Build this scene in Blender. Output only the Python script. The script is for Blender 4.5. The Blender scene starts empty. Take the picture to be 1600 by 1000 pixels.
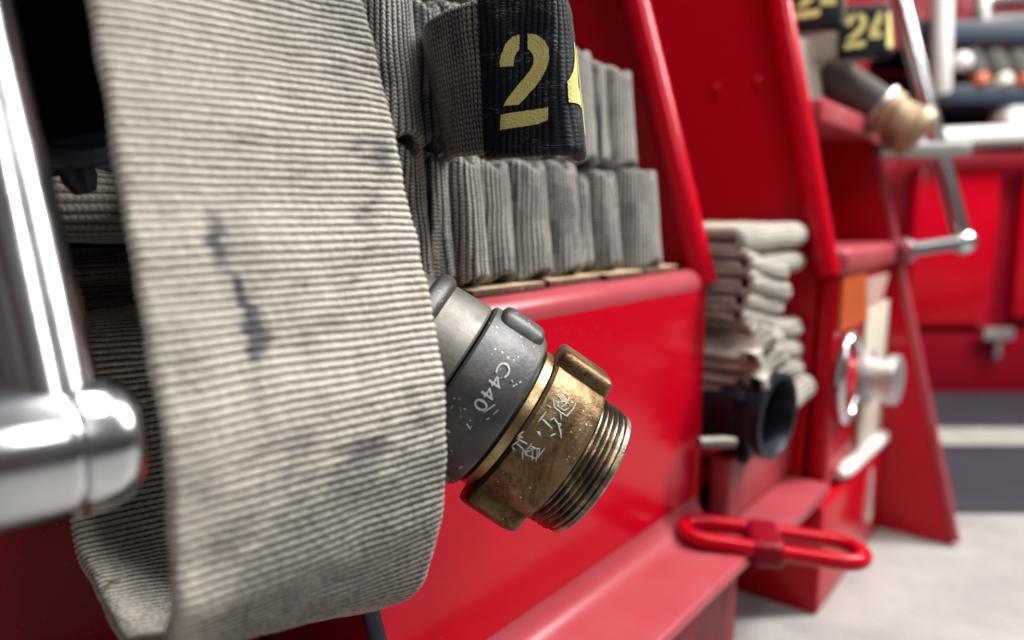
import bpy, bmesh, math, random
import numpy as np
from mathutils import Vector, Matrix, noise as mnoise

random.seed(7)
rng = np.random.default_rng(7)
D = bpy.data
SC = bpy.context.scene
COL = SC.collection
R = math.radians

# ------------------------------------------------------------------ frame of the place
# x runs along the tail of the engine (away), +y goes into the truck, z up, floor at z = 0
EYE = Vector((0.0, 0.0, 0.60))
YAW, PITCH, FPX = R(38.4), R(8.13), 1155.0
FH = Vector((math.cos(YAW), math.sin(YAW), 0))       # horizontal forward
RT = Vector((math.sin(YAW), -math.cos(YAW), 0))      # right
UP = Vector((0, 0, 1))
FW = FH * math.cos(PITCH) - UP * math.sin(PITCH)
CU = FH * math.sin(PITCH) + UP * math.cos(PITCH)


def ray(px, py):
    return FW + RT * ((px - 800) / FPX) + CU * ((500 - py) / FPX)


def on_y(px, py, y):
    r = ray(px, py)
    return EYE + r * (y / r.y)


def on_x(px, py, x):
    r = ray(px, py)
    return EYE + r * (x / r.x)


def on_depth(px, py, d):
    r = ray(px, py)
    return EYE + r * (d / r.dot(FH))


def cam(r, f, z):
    """right, forward (horizontal), height relative to the eye"""
    return EYE + RT * r + FH * f + UP * z


# ------------------------------------------------------------------ materials
def new_mat(name):
    m = D.materials.new(name)
    m.use_nodes = True
    nt = m.node_tree
    b = nt.nodes['Principled BSDF']
    return m, nt, b


def N(nt, typ, **kw):
    n = nt.nodes.new(typ)
    for k, v in kw.items():
        setattr(n, k, v)
    return n


def math_n(nt, op, a, b=None, c=None, clamp=False):
    n = N(nt, 'ShaderNodeMath', operation=op)
    n.use_clamp = clamp
    for i, v in enumerate((a, b, c)):
        if v is None:
            continue
        if isinstance(v, (int, float)):
            n.inputs[i].default_value = v
        else:
            nt.links.new(v, n.inputs[i])
    return n.outputs[0]


def mixc(nt, fac, a, b, blend='MIX'):
    n = N(nt, 'ShaderNodeMix', data_type='RGBA', blend_type=blend)
    for s, v in ((n.inputs[0], fac), (n.inputs[6], a), (n.inputs[7], b)):
        if isinstance(v, (int, float)):
            s.default_value = v
        elif isinstance(v, tuple):
            s.default_value = (*v, 1) if len(v) == 3 else v
        else:
            nt.links.new(v, s)
    return n.outputs[2]


def ramp(nt, fac, stops):
    n = N(nt, 'ShaderNodeValToRGB')
    el = n.color_ramp.elements
    while len(el) < len(stops):
        el.new(0.5)
    for e, (p, c) in zip(el, stops):
        e.position = p
        e.color = (*c, 1) if len(c) == 3 else c
    nt.links.new(fac, n.inputs[0])
    return n.outputs[0]


def noise_n(nt, scale, detail=4, rough=0.55, vec=None, dist=0.0):
    n = N(nt, 'ShaderNodeTexNoise')
    n.inputs['Scale'].default_value = scale
    n.inputs['Detail'].default_value = detail
    n.inputs['Roughness'].default_value = rough
    n.inputs['Distortion'].default_value = dist
    if vec is not None:
        nt.links.new(vec, n.inputs['Vector'])
    return n.outputs[0]


def world_pos(nt):
    return N(nt, 'ShaderNodeNewGeometry').outputs['Position']


def mapped(nt, vec, scale=(1, 1, 1), rot=(0, 0, 0)):
    m = N(nt, 'ShaderNodeMapping')
    m.inputs['Scale'].default_value = scale
    m.inputs['Rotation'].default_value = rot
    nt.links.new(vec, m.inputs['Vector'])
    return m.outputs[0]


def bump(nt, b, height, strength, dist):
    n = N(nt, 'ShaderNodeBump')
    n.inputs['Strength'].default_value = strength
    n.inputs['Distance'].default_value = dist
    nt.links.new(height, n.inputs['Height'])
    nt.links.new(n.outputs[0], b.inputs['Normal'])


def paint(name, col, rough=0.22, sheen_amt=0.0, sheen_col=(.5, .25, .25), coat=0.09, orange=0.05):
    m, nt, b = new_mat(name)
    p = world_pos(nt)
    n1 = noise_n(nt, 9, 4, .6, p)
    n2 = noise_n(nt, 140, 3, .6, p)
    c = mixc(nt, math_n(nt, 'MULTIPLY', n1, .35), col, tuple(x * .62 for x in col))
    if sheen_amt:
        f = math_n(nt, 'MULTIPLY', ramp(nt, n1, [(.3, (.55,) * 3), (.7, (1,) * 3)]), sheen_amt)
        c = mixc(nt, f, c, sheen_col)
    sp = ramp(nt, noise_n(nt, 420, 1, .5, p), [(.74, (0,) * 3), (.80, (1,) * 3)])
    c = mixc(nt, math_n(nt, 'MULTIPLY', sp, .35), c, tuple(min(1, x * .5 + .28) for x in col))
    nt.links.new(c, b.inputs['Base Color'])
    rr = math_n(nt, 'MULTIPLY_ADD', n1, .22, rough - .08)
    nt.links.new(rr, b.inputs['Roughness'])
    b.inputs['Coat Weight'].default_value = coat
    b.inputs['Specular IOR Level'].default_value = .13
    b.inputs['Coat Roughness'].default_value = .08 + sheen_amt * .3
    bump(nt, b, math_n(nt, 'ADD', n2, math_n(nt, 'MULTIPLY', noise_n(nt, 26, 2, .5, p), 2.5)), orange, .001)
    return m


def metal(name, col, col2, rough=.3, metallic=1.0, scale=60, pits=.3, chips=None, chipcol=(.7, .72, .72), dirt=None):
    m, nt, b = new_mat(name)
    p = world_pos(nt)
    n1 = noise_n(nt, scale, 6, .62, p)
    n2 = noise_n(nt, scale * 9, 4, .6, p)
    c = mixc(nt, ramp(nt, n1, [(.35, (0,) * 3), (.65, (1,) * 3)]), col, col2)
    if dirt:
        c = mixc(nt, ramp(nt, noise_n(nt, scale * .45, 5, .7, p, .6), [(.46, (0,) * 3), (.58, (.9,) * 3)]), c, dirt)
    met = metallic
    if chips:
        vo = N(nt, 'ShaderNodeTexVoronoi')
        vo.inputs['Scale'].default_value = 420
        vo.inputs['Randomness'].default_value = 1
        nt.links.new(mapped(nt, p, (1, .55, .8), (.4, .3, .9)), vo.inputs['Vector'])
        f = math_n(nt, 'LESS_THAN', math_n(nt, 'ADD', vo.outputs['Distance'], math_n(nt, 'MULTIPLY', n2, .3)), .34)
        f = math_n(nt, 'MULTIPLY', f, ramp(nt, noise_n(nt, 75, 3, .6, p), [(chips - .03, (0,) * 3), (chips + .03, (1,) * 3)]))
        c = mixc(nt, f, c, chipcol)
    nt.links.new(c, b.inputs['Base Color'])
    b.inputs['Metallic'].default_value = met
    nt.links.new(math_n(nt, 'MULTIPLY_ADD', n1, min(.35, rough * 1.2), rough - min(.15, rough * .6), clamp=True), b.inputs['Roughness'])
    bump(nt, b, math_n(nt, 'ADD', n2, math_n(nt, 'MULTIPLY', n1, 2)), pits, .0006)
    return m


def plain(name, col, rough=.6, metallic=0.0, scale=40, var=.3, bmp=.1):
    m, nt, b = new_mat(name)
    p = world_pos(nt)
    n1 = noise_n(nt, scale, 5, .6, p)
    c = mixc(nt, math_n(nt, 'MULTIPLY', n1, var * 1.6), col, tuple(x * .45 for x in col))
    nt.links.new(c, b.inputs['Base Color'])
    b.inputs['Roughness'].default_value = rough
    b.inputs['Metallic'].default_value = metallic
    bump(nt, b, n1, bmp, .002)
    return m


PITCHM = .0040


def jacket(name, col, groove, dirtcol, du=.0045, chev=.15, bstr=.7, var=.35, yarn_amt=.4, jam=.9, crack=None, brkmax=.22):
    """woven hose jacket: u across the hose, v along it (metres), ribs every PITCHM"""
    m, nt, b = new_mat(name)
    uv = N(nt, 'ShaderNodeUVMap', uv_map='weave').outputs[0]
    sp = N(nt, 'ShaderNodeSeparateXYZ')
    nt.links.new(uv, sp.inputs[0])
    u, v = sp.outputs[0], sp.outputs[1]
    rv = math_n(nt, 'DIVIDE', v, PITCHM)
    rib = math_n(nt, 'ABSOLUTE', math_n(nt, 'SINE', math_n(nt, 'MULTIPLY', rv, math.pi)))
    row = math_n(nt, 'FLOOR', rv)
    tri = math_n(nt, 'ABSOLUTE', math_n(nt, 'SUBTRACT', math_n(nt, 'FRACT', rv), .5))
    jit = noise_n(nt, 260, 2, .5, uv)
    # every row starts its stitches at its own place
    wn = N(nt, 'ShaderNodeTexWhiteNoise', noise_dimensions='1D')
    nt.links.new(row, wn.inputs['W'])
    ru = math_n(nt, 'ADD', math_n(nt, 'DIVIDE', u, du), math_n(nt, 'MULTIPLY', tri, chev * 2))
    ru = math_n(nt, 'ADD', ru, math_n(nt, 'MULTIPLY', wn.outputs['Value'], 7.0 if chev < .3 else .25))
    ru = math_n(nt, 'ADD', ru, math_n(nt, 'MULTIPLY', jit, jam))
    yarn = math_n(nt, 'MULTIPLY_ADD', math_n(nt, 'SINE', math_n(nt, 'MULTIPLY', ru, 2 * math.pi)), .5, .5)
    h = math_n(nt, 'MULTIPLY', rib, math_n(nt, 'MULTIPLY_ADD', yarn, yarn_amt, 1 - yarn_amt))
    fine = noise_n(nt, 2600, 2, .6, uv)
    h2 = math_n(nt, 'ADD', h, math_n(nt, 'MULTIPLY', fine, .28))
    big = noise_n(nt, 22, 5, .6, world_pos(nt))
    mid = noise_n(nt, 1, 4, .68, mapped(nt, uv, (130, 340, 1)))
    brk = ramp(nt, noise_n(nt, 1, 3, .6, mapped(nt, uv, (150, 60, 1))), [(.3, (.0,) * 3), (.75, (brkmax,) * 3)])
    f = ramp(nt, math_n(nt, 'ADD', h2, brk), [(.24, (0,) * 3), (.80, (1,) * 3)])
    base = mixc(nt, math_n(nt, 'MULTIPLY', big, var), col, tuple(x * .55 for x in col))
    base = mixc(nt, math_n(nt, 'MULTIPLY', ramp(nt, mid, [(.38, (0,) * 3), (.70, (1,) * 3)]), .6), base, tuple(min(1, x * 1.35) for x in col))
    c = mixc(nt, f, groove, base)
    at = N(nt, 'ShaderNodeAttribute', attribute_name='dirt')
    dm = math_n(nt, 'MULTIPLY_ADD', mid, 1.1, -.05, clamp=True)
    df = math_n(nt, 'MULTIPLY', at.outputs['Fac'], math_n(nt, 'ADD', math_n(nt, 'MULTIPLY_ADD', dm, .62, .20), math_n(nt, 'MULTIPLY', math_n(nt, 'SUBTRACT', 1.0, f), .75)), clamp=True)
    c = mixc(nt, df, c, dirtcol)
    ik = N(nt, 'ShaderNodeAttribute', attribute_name='ink')
    c = mixc(nt, math_n(nt, 'MULTIPLY', ik.outputs['Fac'], math_n(nt, 'MULTIPLY_ADD', mid, .9, .4), clamp=True), c, (.02, .026, .045))
    if crack:
        cn = noise_n(nt, 1, 3, .55, mapped(nt, uv, (420, 70, 1)), .8)
        ln = math_n(nt, 'LESS_THAN', math_n(nt, 'ABSOLUTE', math_n(nt, 'SUBTRACT', cn, .5)), .010)
        mk = ramp(nt, noise_n(nt, 1, 3, .6, mapped(nt, uv, (60, 38, 1))), [(.50, (0,) * 3), (.60, (1,) * 3)])
        c = mixc(nt, math_n(nt, 'MULTIPLY', ln, mk), c, crack)
    nt.links.new(c, b.inputs['Base Color'])
    b.inputs['Roughness'].default_value = .88
    b.inputs['Specular IOR Level'].default_value = .25
    b.inputs['Sheen Weight'].default_value = .12
    bump(nt, b, h2, bstr, .0011)
    return m


M = {}
M['red'] = paint('engine red paint', (.44, .0012, .011), .16)
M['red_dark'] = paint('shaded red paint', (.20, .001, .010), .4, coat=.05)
M['red_sheen'] = paint('red paint with painted sheen', (.32, .004, .016), .30, sheen_amt=.55, sheen_col=(.36, .115, .125), coat=.2)  # pink sheen of the overhead light mixed into the base colour
M['red_in'] = paint('red bay paint', (.42, .001, .010), .36, coat=.15)
M['jacket'] = jacket('cream woven jacket', (.595, .548, .472), (.10, .088, .07), (.042, .042, .045), du=.0062, chev=.08, bstr=1.0, yarn_amt=.42, jam=2.6, brkmax=.15)
M['stack'] = jacket('grey woven jacket', (.50, .47, .42), (.014, .015, .020), (.020, .024, .036), du=.0036, chev=.6, bstr=1.0, yarn_amt=.75, brkmax=.06)
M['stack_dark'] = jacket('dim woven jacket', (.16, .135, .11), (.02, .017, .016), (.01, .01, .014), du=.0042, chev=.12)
M['pale'] = jacket('pale woven jacket', (.40, .365, .305), (.085, .078, .07), (.04, .045, .055), du=.0042, chev=.12)
M['sleeve'] = jacket('black rubberised sleeve', (.0055, .008, .014), (.003, .004, .008), (.075, .08, .085), du=.0030, chev=.2, bstr=.45, var=.2, crack=(.16, .17, .18))
M['sleeve'].node_tree.nodes['Principled BSDF'].inputs['Roughness'].default_value = .6
for k_, v_ in (('Specular IOR Level', .14), ('Sheen Weight', 0.0)):
    M['sleeve'].node_tree.nodes['Principled BSDF'].inputs[k_].default_value = v_
M['yellow'] = plain('yellow stencil paint', (.80, .71, .21), .6, scale=700, var=.45, bmp=.9)
M['grey_metal'] = metal('worn grey alloy', (.125, .120, .115), (.07, .069, .073), .48, .75, 45, .35, chips=.565, chipcol=(.50, .56, .57), dirt=(.10, .098, .10))
M['ferrule'] = metal('sanded grey alloy', (.215, .20, .175), (.135, .128, .118), .5, .7, 45, .25, dirt=(.16, .15, .13))
M['brass'] = metal('aged brass', (.27, .185, .10), (.17, .112, .058), .44, .95, 55, .7, chips=.60, chipcol=(.62, .58, .44), dirt=(.075, .042, .018))
M['brass_thread'] = metal('worn brass thread', (.52, .43, .29), (.28, .21, .13), .32, 1, 80, .5, dirt=(.13, .115, .10))
M['brass_bright'] = metal('rubbed brass', (.50, .36, .19), (.28, .19, .095), .3, 1, 70, .3)
M['engraving'] = plain('chalky engraving', (.60, .68, .66), .7, scale=700, var=.5, bmp=.4)
M['chrome'] = metal('chrome', (.66, .67, .69), (.54, .555, .58), .2, 1, 30, .03)
M['steel'] = metal('brushed steel', (.62, .61, .60), (.48, .47, .46), .42, 1, 40, .1)
M['navy'] = metal('black anodised metal', (.017, .024, .037), (.010, .014, .022), .36, .55, 40, .1)
M['black'] = plain('black rubber', (.006, .008, .014), .5)
M['navy_bar'] = plain('dark blue bar', (.012, .024, .05), .5)
M['white'] = plain('white enamel', (.72, .71, .68), .35, scale=12, var=.12, bmp=.03)
M['cream'] = plain('cream enamel', (.62, .58, .48), .4, scale=14, var=.2)
M['orange'] = plain('orange reflector', (.50, .085, .015), .45, scale=14, var=.4)
M['pink'] = plain('faded pink marking', (.52, .33, .29), .5, scale=20, var=.4)
M['amber'] = plain('amber strip', (.60, .27, .04), .5)
M['tan'] = plain('tan brass nozzle', (.34, .235, .13), .5, .2)
M['marking'] = plain('worn floor paint', (.42, .41, .37), .6, scale=11, var=.6)
M['mat_dark'] = plain('dark rubber matting', (.03, .037, .052), .5, scale=9, var=.6)


def wood_mat():
    m, nt, b = new_mat('plywood')
    p = world_pos(nt)
    g = noise_n(nt, 1, 5, .6, mapped(nt, p, (60, 14, 60)))
    top = ramp(nt, g, [(.3, (.36, .24, .13)), (.55, (.52, .38, .22)), (.75, (.26, .16, .085))])
    sp = N(nt, 'ShaderNodeSeparateXYZ')
    nt.links.new(N(nt, 'ShaderNodeNewGeometry').outputs['Normal'], sp.inputs[0])
    side = ramp(nt, noise_n(nt, 150, 3, .6, p), [(.4, (.055, .022, .014)), (.62, (.12, .05, .03)), (.7, (.40, .22, .07))])
    f = math_n(nt, 'GREATER_THAN', sp.outputs[2], .5)
    nt.links.new(mixc(nt, f, side, top), b.inputs['Base Color'])
    b.inputs['Roughness'].default_value = .6
    bump(nt, b, g, .25, .002)
    return m


M['wood'] = wood_mat()


def floor_mat():
    m, nt, b = new_mat('worn pale concrete')
    p = world_pos(nt)
    n1 = noise_n(nt, 7, 6, .6, p)
    n2 = noise_n(nt, 90, 3, .6, p)
    c = ramp(nt, n1, [(.3, (.27, .26, .247)), (.7, (.41, .40, .378))])
    c = mixc(nt, math_n(nt, 'MULTIPLY', ramp(nt, n2, [(.5, (0,) * 3), (.7, (1,) * 3)]), .35), c, (.24, .235, .23))
    nt.links.new(c, b.inputs['Base Color'])
    br = N(nt, 'ShaderNodeTexBrick')
    br.inputs['Scale'].default_value = 26
    br.inputs['Mortar Size'].default_value = .035
    br.inputs['Mortar Smooth'].default_value = .6
    nt.links.new(mapped(nt, p, (1, 1, 1), (0, 0, .4)), br.inputs['Vector'])
    hgt = math_n(nt, 'SUBTRACT', math_n(nt, 'MULTIPLY', n2, .5), br.outputs['Fac'])
    c = mixc(nt, math_n(nt, 'MULTIPLY', br.outputs['Fac'], .4), c, (.17, .165, .16))
    nt.links.new(c, b.inputs['Base Color'])
    b.inputs['Roughness'].default_value = .42
    bump(nt, b, hgt, .5, .004)
    return m


M['floor'] = floor_mat()


# ------------------------------------------------------------------ object helpers
def tag(o, label=None, cat=None, group=None, kind=None):
    if label: o['label'] = label
    if cat: o['category'] = cat
    if group: o['group'] = group
    if kind: o['kind'] = kind
    return o


def empty(name, loc=(0, 0, 0)):
    o = D.objects.new(name, None)
    o.empty_display_size = .05
    COL.objects.link(o)
    o.location = loc
    return o


def link(name, me, mat, parent=None):
    o = D.objects.new(name, me)
    COL.objects.link(o)
    if mat is not None:
        me.materials.append(mat)
    if parent is not None:
        o.parent = parent
        o.matrix_parent_inverse = Matrix.Identity(4)
        # world-space meshes: undo the offset of the chain of parents
        off = Vector((0, 0, 0))
        p = parent
        while p is not None:
            off += p.location
            p = p.parent
        o.location = -off if off.length > 0 else (0, 0, 0)
    return o


class MB:
    def __init__(s):
        s.bm = bmesh.new()

    def box(s, lo, hi, bev=0.0, seg=3, mat=None):
        r = bmesh.ops.create_cube(s.bm, size=1)
        vs = r['verts']
        lo, hi = Vector(lo), Vector(hi)
        c, d = (lo + hi) / 2, hi - lo
        for v in vs:
            v.co = Vector((v.co.x * d.x, v.co.y * d.y, v.co.z * d.z)) + c
            if mat is not None:
                v.co = mat @ v.co
        if bev > 0:
            es = list({e for v in vs for e in v.link_edges})
            bmesh.ops.bevel(s.bm, geom=es, offset=bev, segments=seg, profile=.5, affect='EDGES')
        return s

    def prism(s, poly, x0, x1, axis='x', bev=0.0):
        """poly in (y,z) extruded along x (or (x,z) along y, or (x,y) along z)"""
        def p3(a, b, t):
            return {'x': (t, a, b), 'y': (a, t, b), 'z': (a, b, t)}[axis]
        n = len(poly)
        va = [s.bm.verts.new(p3(a, b, x0)) for a, b in poly]
        vb = [s.bm.verts.new(p3(a, b, x1)) for a, b in poly]
        fs = [s.bm.faces.new(va[::-1]), s.bm.faces.new(vb)]
        for i in range(n):
            fs.append(s.bm.faces.new((va[i], va[(i + 1) % n], vb[(i + 1) % n], vb[i])))
        if bev > 0:
            es = list({e for f in fs for e in f.edges})
            bmesh.ops.bevel(s.bm, geom=es, offset=bev, segments=2, profile=.5, affect='EDGES')
        return s

    def tube(s, pts, r, seg=20, closed=False, cap=True):
        pts = [Vector(p) for p in pts]
        n = len(pts)
        rings = []
        ref = None
        for i, p in enumerate(pts):
            if closed:
                t = (pts[(i + 1) % n] - pts[i - 1]).normalized()
            else:
                t = (pts[min(i + 1, n - 1)] - pts[max(i - 1, 0)]).normalized()
            if ref is None:
                ref = t.orthogonal().normalized()
            ref = (ref - t * ref.dot(t)).normalized()
            b = t.cross(ref)
            rr = r[i] if isinstance(r, (list, tuple)) else r
            rings.append([s.bm.verts.new(p + (ref * math.cos(2 * math.pi * k / seg) + b * math.sin(2 * math.pi * k / seg)) * rr) for k in range(seg)])
        m = n if closed else n - 1
        for i in range(m):
            a, b2 = rings[i], rings[(i + 1) % n]
            for k in range(seg):
                s.bm.faces.new((a[k], a[(k + 1) % seg], b2[(k + 1) % seg], b2[k]))
        if cap and not closed:
            s.bm.faces.new(rings[0][::-1])
            s.bm.faces.new(rings[-1])
        return s

    def lathe(s, o, ax, prof, seg=64, closed=False):
        """prof: (distance along ax, radius)"""
        o, ax = Vector(o), Vector(ax).normalized()
        e1 = ax.orthogonal().normalized()
        e2 = ax.cross(e1)
        rings = []
        for d, r in prof:
            rings.append([s.bm.verts.new(o + ax * d + (e1 * math.cos(2 * math.pi * k / seg) + e2 * math.sin(2 * math.pi * k / seg)) * max(r, 1e-5)) for k in range(seg)])
        m = len(prof)
        for i in range(m if closed else m - 1):
            a, b = rings[i], rings[(i + 1) % m]
            for k in range(seg):
                s.bm.faces.new((a[k], a[(k + 1) % seg], b[(k + 1) % seg], b[k]))
        return s

    def build(s, name, mat, parent=None, smooth=40):
        bmesh.ops.recalc_face_normals(s.bm, faces=s.bm.faces[:])
        me = D.meshes.new(name)
        s.bm.to_mesh(me)
        s.bm.free()
        if smooth:
            for p in me.polygons:
                p.use_smooth = True
            try:
                me.set_sharp_from_angle(angle=R(smooth))
            except Exception:
                pass
        return link(name, me, mat, parent)


# ------------------------------------------------------------------ woven hose sweep
def catmull(P, k=24):
    P = np.asarray(P, float)
    P = np.vstack([2 * P[0] - P[1], P, 2 * P[-1] - P[-2]])
    out = []
    t = np.linspace(0, 1, k, endpoint=False)[:, None]
    for i in range(1, len(P) - 2):
        a, b, c, d = P[i - 1:i + 3]
        out.append(.5 * (2 * b + (c - a) * t + (2 * a - 5 * b + 4 * c - d) * t ** 2 + (3 * b - a - 3 * c + d) * t ** 3))
    out.append(P[-2][None])
    return np.vstack(out)


def resample(A, ds):
    """A columns: x y z first, everything interpolated over arc length of xyz"""
    seg = np.linalg.norm(np.diff(A[:, :3], axis=0), axis=1)
    s = np.concatenate([[0], np.cumsum(seg)])
    n = max(4, int(s[-1] / ds))
    q = np.linspace(0, s[-1], n + 1)
    return np.stack([np.interp(q, s, A[:, j]) for j in range(A.shape[1])], 1), q


def section(hw, ht, K, E):
    """stadium section: list of (w, n, nw, nn)"""
    r = ht
    f = hw - r
    pts = []
    for i in range(K):
        pts.append((-f + 2 * f * i / (K - 1), r, 0, 1))
    for i in range(1, E):
        a = math.pi / 2 - math.pi * i / E
        pts.append((f + r * math.cos(a), r * math.sin(a), math.cos(a), math.sin(a)))
    for i in range(K):
        pts.append((f - 2 * f * i / (K - 1), -r, 0, -1))
    for i in range(1, E):
        a = -math.pi / 2 - math.pi * i / E
        pts.append((-f + r * math.cos(a), r * math.sin(a), math.cos(a), math.sin(a)))
    return np.array(pts)


def frames(C, W):
    T = np.gradient(C, axis=0)
    T /= np.linalg.norm(T, axis=1)[:, None]
    W = W - T * np.sum(W * T, 1)[:, None]
    W /= np.linalg.norm(W, axis=1)[:, None]
    return T, W, np.cross(T, W)


def vnoise(P, sc, seed=0.0):
    return np.array([mnoise.noise((p[0] * sc + seed, p[1] * sc - seed, p[2] * sc + 2 * seed)) for p in P])


def hose(name, left, right, mat, parent=None, thick=.008, rpr=6, K=40, E=6, amp=.0007, dirt=None, ink=None,
         spline=True, wob=.0006, narrow=None, seed=0.0, length0=0.0):
    """flat woven hose between its two edge curves"""
    L, Rr = np.asarray(left, float), np.asarray(right, float)
    A = np.hstack([(L + Rr) / 2, L, Rr])
    if spline:
        A = catmull(A)
    A, q = resample(A, PITCHM / rpr)
    C = A[:, :3]
    Wv = A[:, 6:9] - A[:, 3:6]
    wid = np.linalg.norm(Wv, axis=1)
    T, W, Nn = frames(C, Wv)
    n = len(C)
    sec = section(.5, .5, K, E)            # unit, scaled below
    # unit section built per ring with real sizes
    S = section(wid.mean() / 2, thick / 2, K, E)
    m = len(S)
    scale = (wid / wid.mean())
    if narrow is not None:
        scale = scale * narrow(q)
    v = q + length0
    rib = np.abs(np.sin(math.pi * v / PITCHM)) - .5
    V = np.zeros((n, m, 3))
    VP = np.zeros((n, m))
    ucoarse = np.linspace(-1, 1, 9)
    tc_ = np.arange(0, n, max(1, n // 120))
    pg = np.array([[mnoise.noise((v[i] * 34, uc * 1.6 + seed, seed)) for uc in ucoarse] for i in tc_])
    pg = np.stack([np.interp(np.arange(n), tc_, pg[:, k]) for k in range(9)], 1)
    un = S[:, 0] / S[:, 0].max()
    for i in range(n):
        VP[i] = v[i] + .0016 * np.interp(un, ucoarse, pg[i])
    wobv = vnoise(C, 38, seed) * wob * 2.2
    for j in range(m):
        w, nn_, nw, nnn = S[j]
        jit = amp * (np.abs(np.sin(math.pi * VP[:, j] / PITCHM)) - .5)
        V[:, j, :] = C + W * (w * scale + nw * jit)[:, None] + Nn * (nn_ + nnn * jit + wobv * 1.0)[:, None]
    # small swells over the surface
    sub = max(1, n // 160)
    js = np.arange(0, m, 4)
    idx = np.arange(0, n, sub)
    g = np.zeros((len(idx), len(js)))
    for a, i in enumerate(idx):
        for b_, j in enumerate(js):
            p = V[i, j]
            g[a, b_] = mnoise.noise((p[0] * 60 + seed, p[1] * 60, p[2] * 60))
    gi = np.stack([np.interp(np.arange(n), idx, g[:, b_]) for b_ in range(len(js))], 1)
    ext = np.concatenate([js, [m]])
    gi = np.hstack([gi, gi[:, :1]])
    for i in range(n):
        d = np.interp(np.arange(m), ext, gi[i]) * wob
        V[i] += Nn[i][None] * (S[:, 3] * d)[:, None] + W[i][None] * (S[:, 2] * d)[:, None]
    per = np.concatenate([[0], np.cumsum(np.linalg.norm(np.diff(np.vstack([S[:, :2], S[:1, :2]]), axis=0), axis=1))])
    verts = V.reshape(-1, 3)
    i0 = (np.arange(n - 1)[:, None] * m + np.arange(m)[None])
    i1 = (np.arange(n - 1)[:, None] * m + (np.arange(m)[None] + 1) % m)
    quads = np.stack([i0, i0 + m, i1 + m, i1], -1).reshape(-1, 4)
    nq = len(quads)
    me = D.meshes.new(name)
    me.vertices.add(len(verts))
    me.vertices.foreach_set('co', verts.ravel())
    me.loops.add(nq * 4 + 2 * m)
    lv = np.concatenate([quads.ravel(), np.arange(m), ((n - 1) * m + np.arange(m))[::-1]])
    me.loops.foreach_set('vertex_index', lv.astype(np.int32))
    me.polygons.add(nq + 2)
    me.polygons.foreach_set('loop_start', np.concatenate([np.arange(nq) * 4, [nq * 4, nq * 4 + m]]).astype(np.int32))
    me.polygons.foreach_set('loop_total', np.concatenate([np.full(nq, 4), [m, m]]).astype(np.int32))
    me.polygons.foreach_set('use_smooth', np.concatenate([np.ones(nq, bool), [False, False]]))
    me.update(calc_edges=True)
    uv = me.uv_layers.new(name='weave')
    uu0 = np.tile(per[:m], n - 1)
    uu1 = np.tile(per[1:m + 1], n - 1)
    VN = np.roll(VP, -1, axis=1)
    va, vb, vc, vd = VP[:-1].ravel(), VP[1:].ravel(), VN[1:].ravel(), VN[:-1].ravel()
    U = np.stack([np.stack([uu0, va], -1), np.stack([uu0, vb], -1), np.stack([uu1, vc], -1), np.stack([uu1, vd], -1)], 1).reshape(-1, 2)
    U = np.vstack([U, np.zeros((2 * m, 2))])
    uv.data.foreach_set('uv', U.ravel())
    uu = (S[:, 0] / (wid.mean() / 2))
    for nm, fn in (('dirt', dirt), ('ink', ink)):
        at = me.attributes.new(nm, 'FLOAT', 'POINT')
        if fn is not None:
            val = fn(np.repeat(q / q[-1], m), np.tile(uu, n), np.tile(np.sign(S[:, 3]), n), verts)
            at.data.foreach_set('value', np.clip(val, 0, 1).astype(np.float32))
    me.validate()
    o = link(name, me, mat, parent)
    return o, dict(C=C, W=W, N=Nn, q=q, S=S, scale=scale)


def noise_dirt(level, sc=30, seed=0.0, thr=.05):
    def f(t, u, sd, P):
        step = 5
        # coarse noise sampled on a subset for speed
        val = np.zeros(len(P))
        sub = P[::step]
        z = np.array([mnoise.noise((p[0] * sc + seed, p[1] * sc, p[2] * sc * .6 - seed)) + .5 * mnoise.noise((p[0] * sc * 2.7, p[1] * sc * 2.7 + seed, p[2] * sc * 2.7)) for p in sub])
        val = np.repeat(z, step)[:len(P)]
        return np.clip((val + thr) * 1.6, 0, 1) * level
    return f


# ================================================================== SETTING
mb = MB()
mb.box((-6, -6, -.05), (9, 6, 0))
tag(mb.build('floor', M['floor'], None, 0), kind='structure')

# bands painted / laid on the floor beside the second vehicle, square to it
def fl(r, f, z):
    return cam(r, f, z - EYE.z)


def floor_band(name, f0, f1, r0, r1, z, mat, label=None):
    mb = MB()
    a, b, c, d = fl(r0, f0, z), fl(r1, f0 - .05, z), fl(r1, f1 - .05, z), fl(r0, f1, z)
    vs = [mb.bm.verts.new(p) for p in (a, b, c, d)]
    mb.bm.faces.new(vs)
    return tag(mb.build(name, mat, None, 0), kind='structure')


floor_band('dark_floor', 1.43, 2.9, .55, 5, .004, M['mat_dark'])
floor_band('floor_marking', 1.86, 2.02, .55, 5, .008, M['marking'])
mb = MB()
mb.box((-6, 5.0, 0), (9, 5.1, 3.4))
tag(mb.build('back_wall', M['white'], None, 0), kind='structure')
mb = MB()
mb.box((7.5, -6, 0), (7.6, 4.99, 3.4))
tag(mb.build('end_wall', M['cream'], None, 0), kind='structure')

# ================================================================== FIRE ENGINE (tail)
eng = empty('fire_engine', (.9, .6, 0))
tag(eng, 'red fire engine tail with sloped bay dividers and hose bays', 'fire engine')
Z = lambda ze: EYE.z + ze

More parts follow.
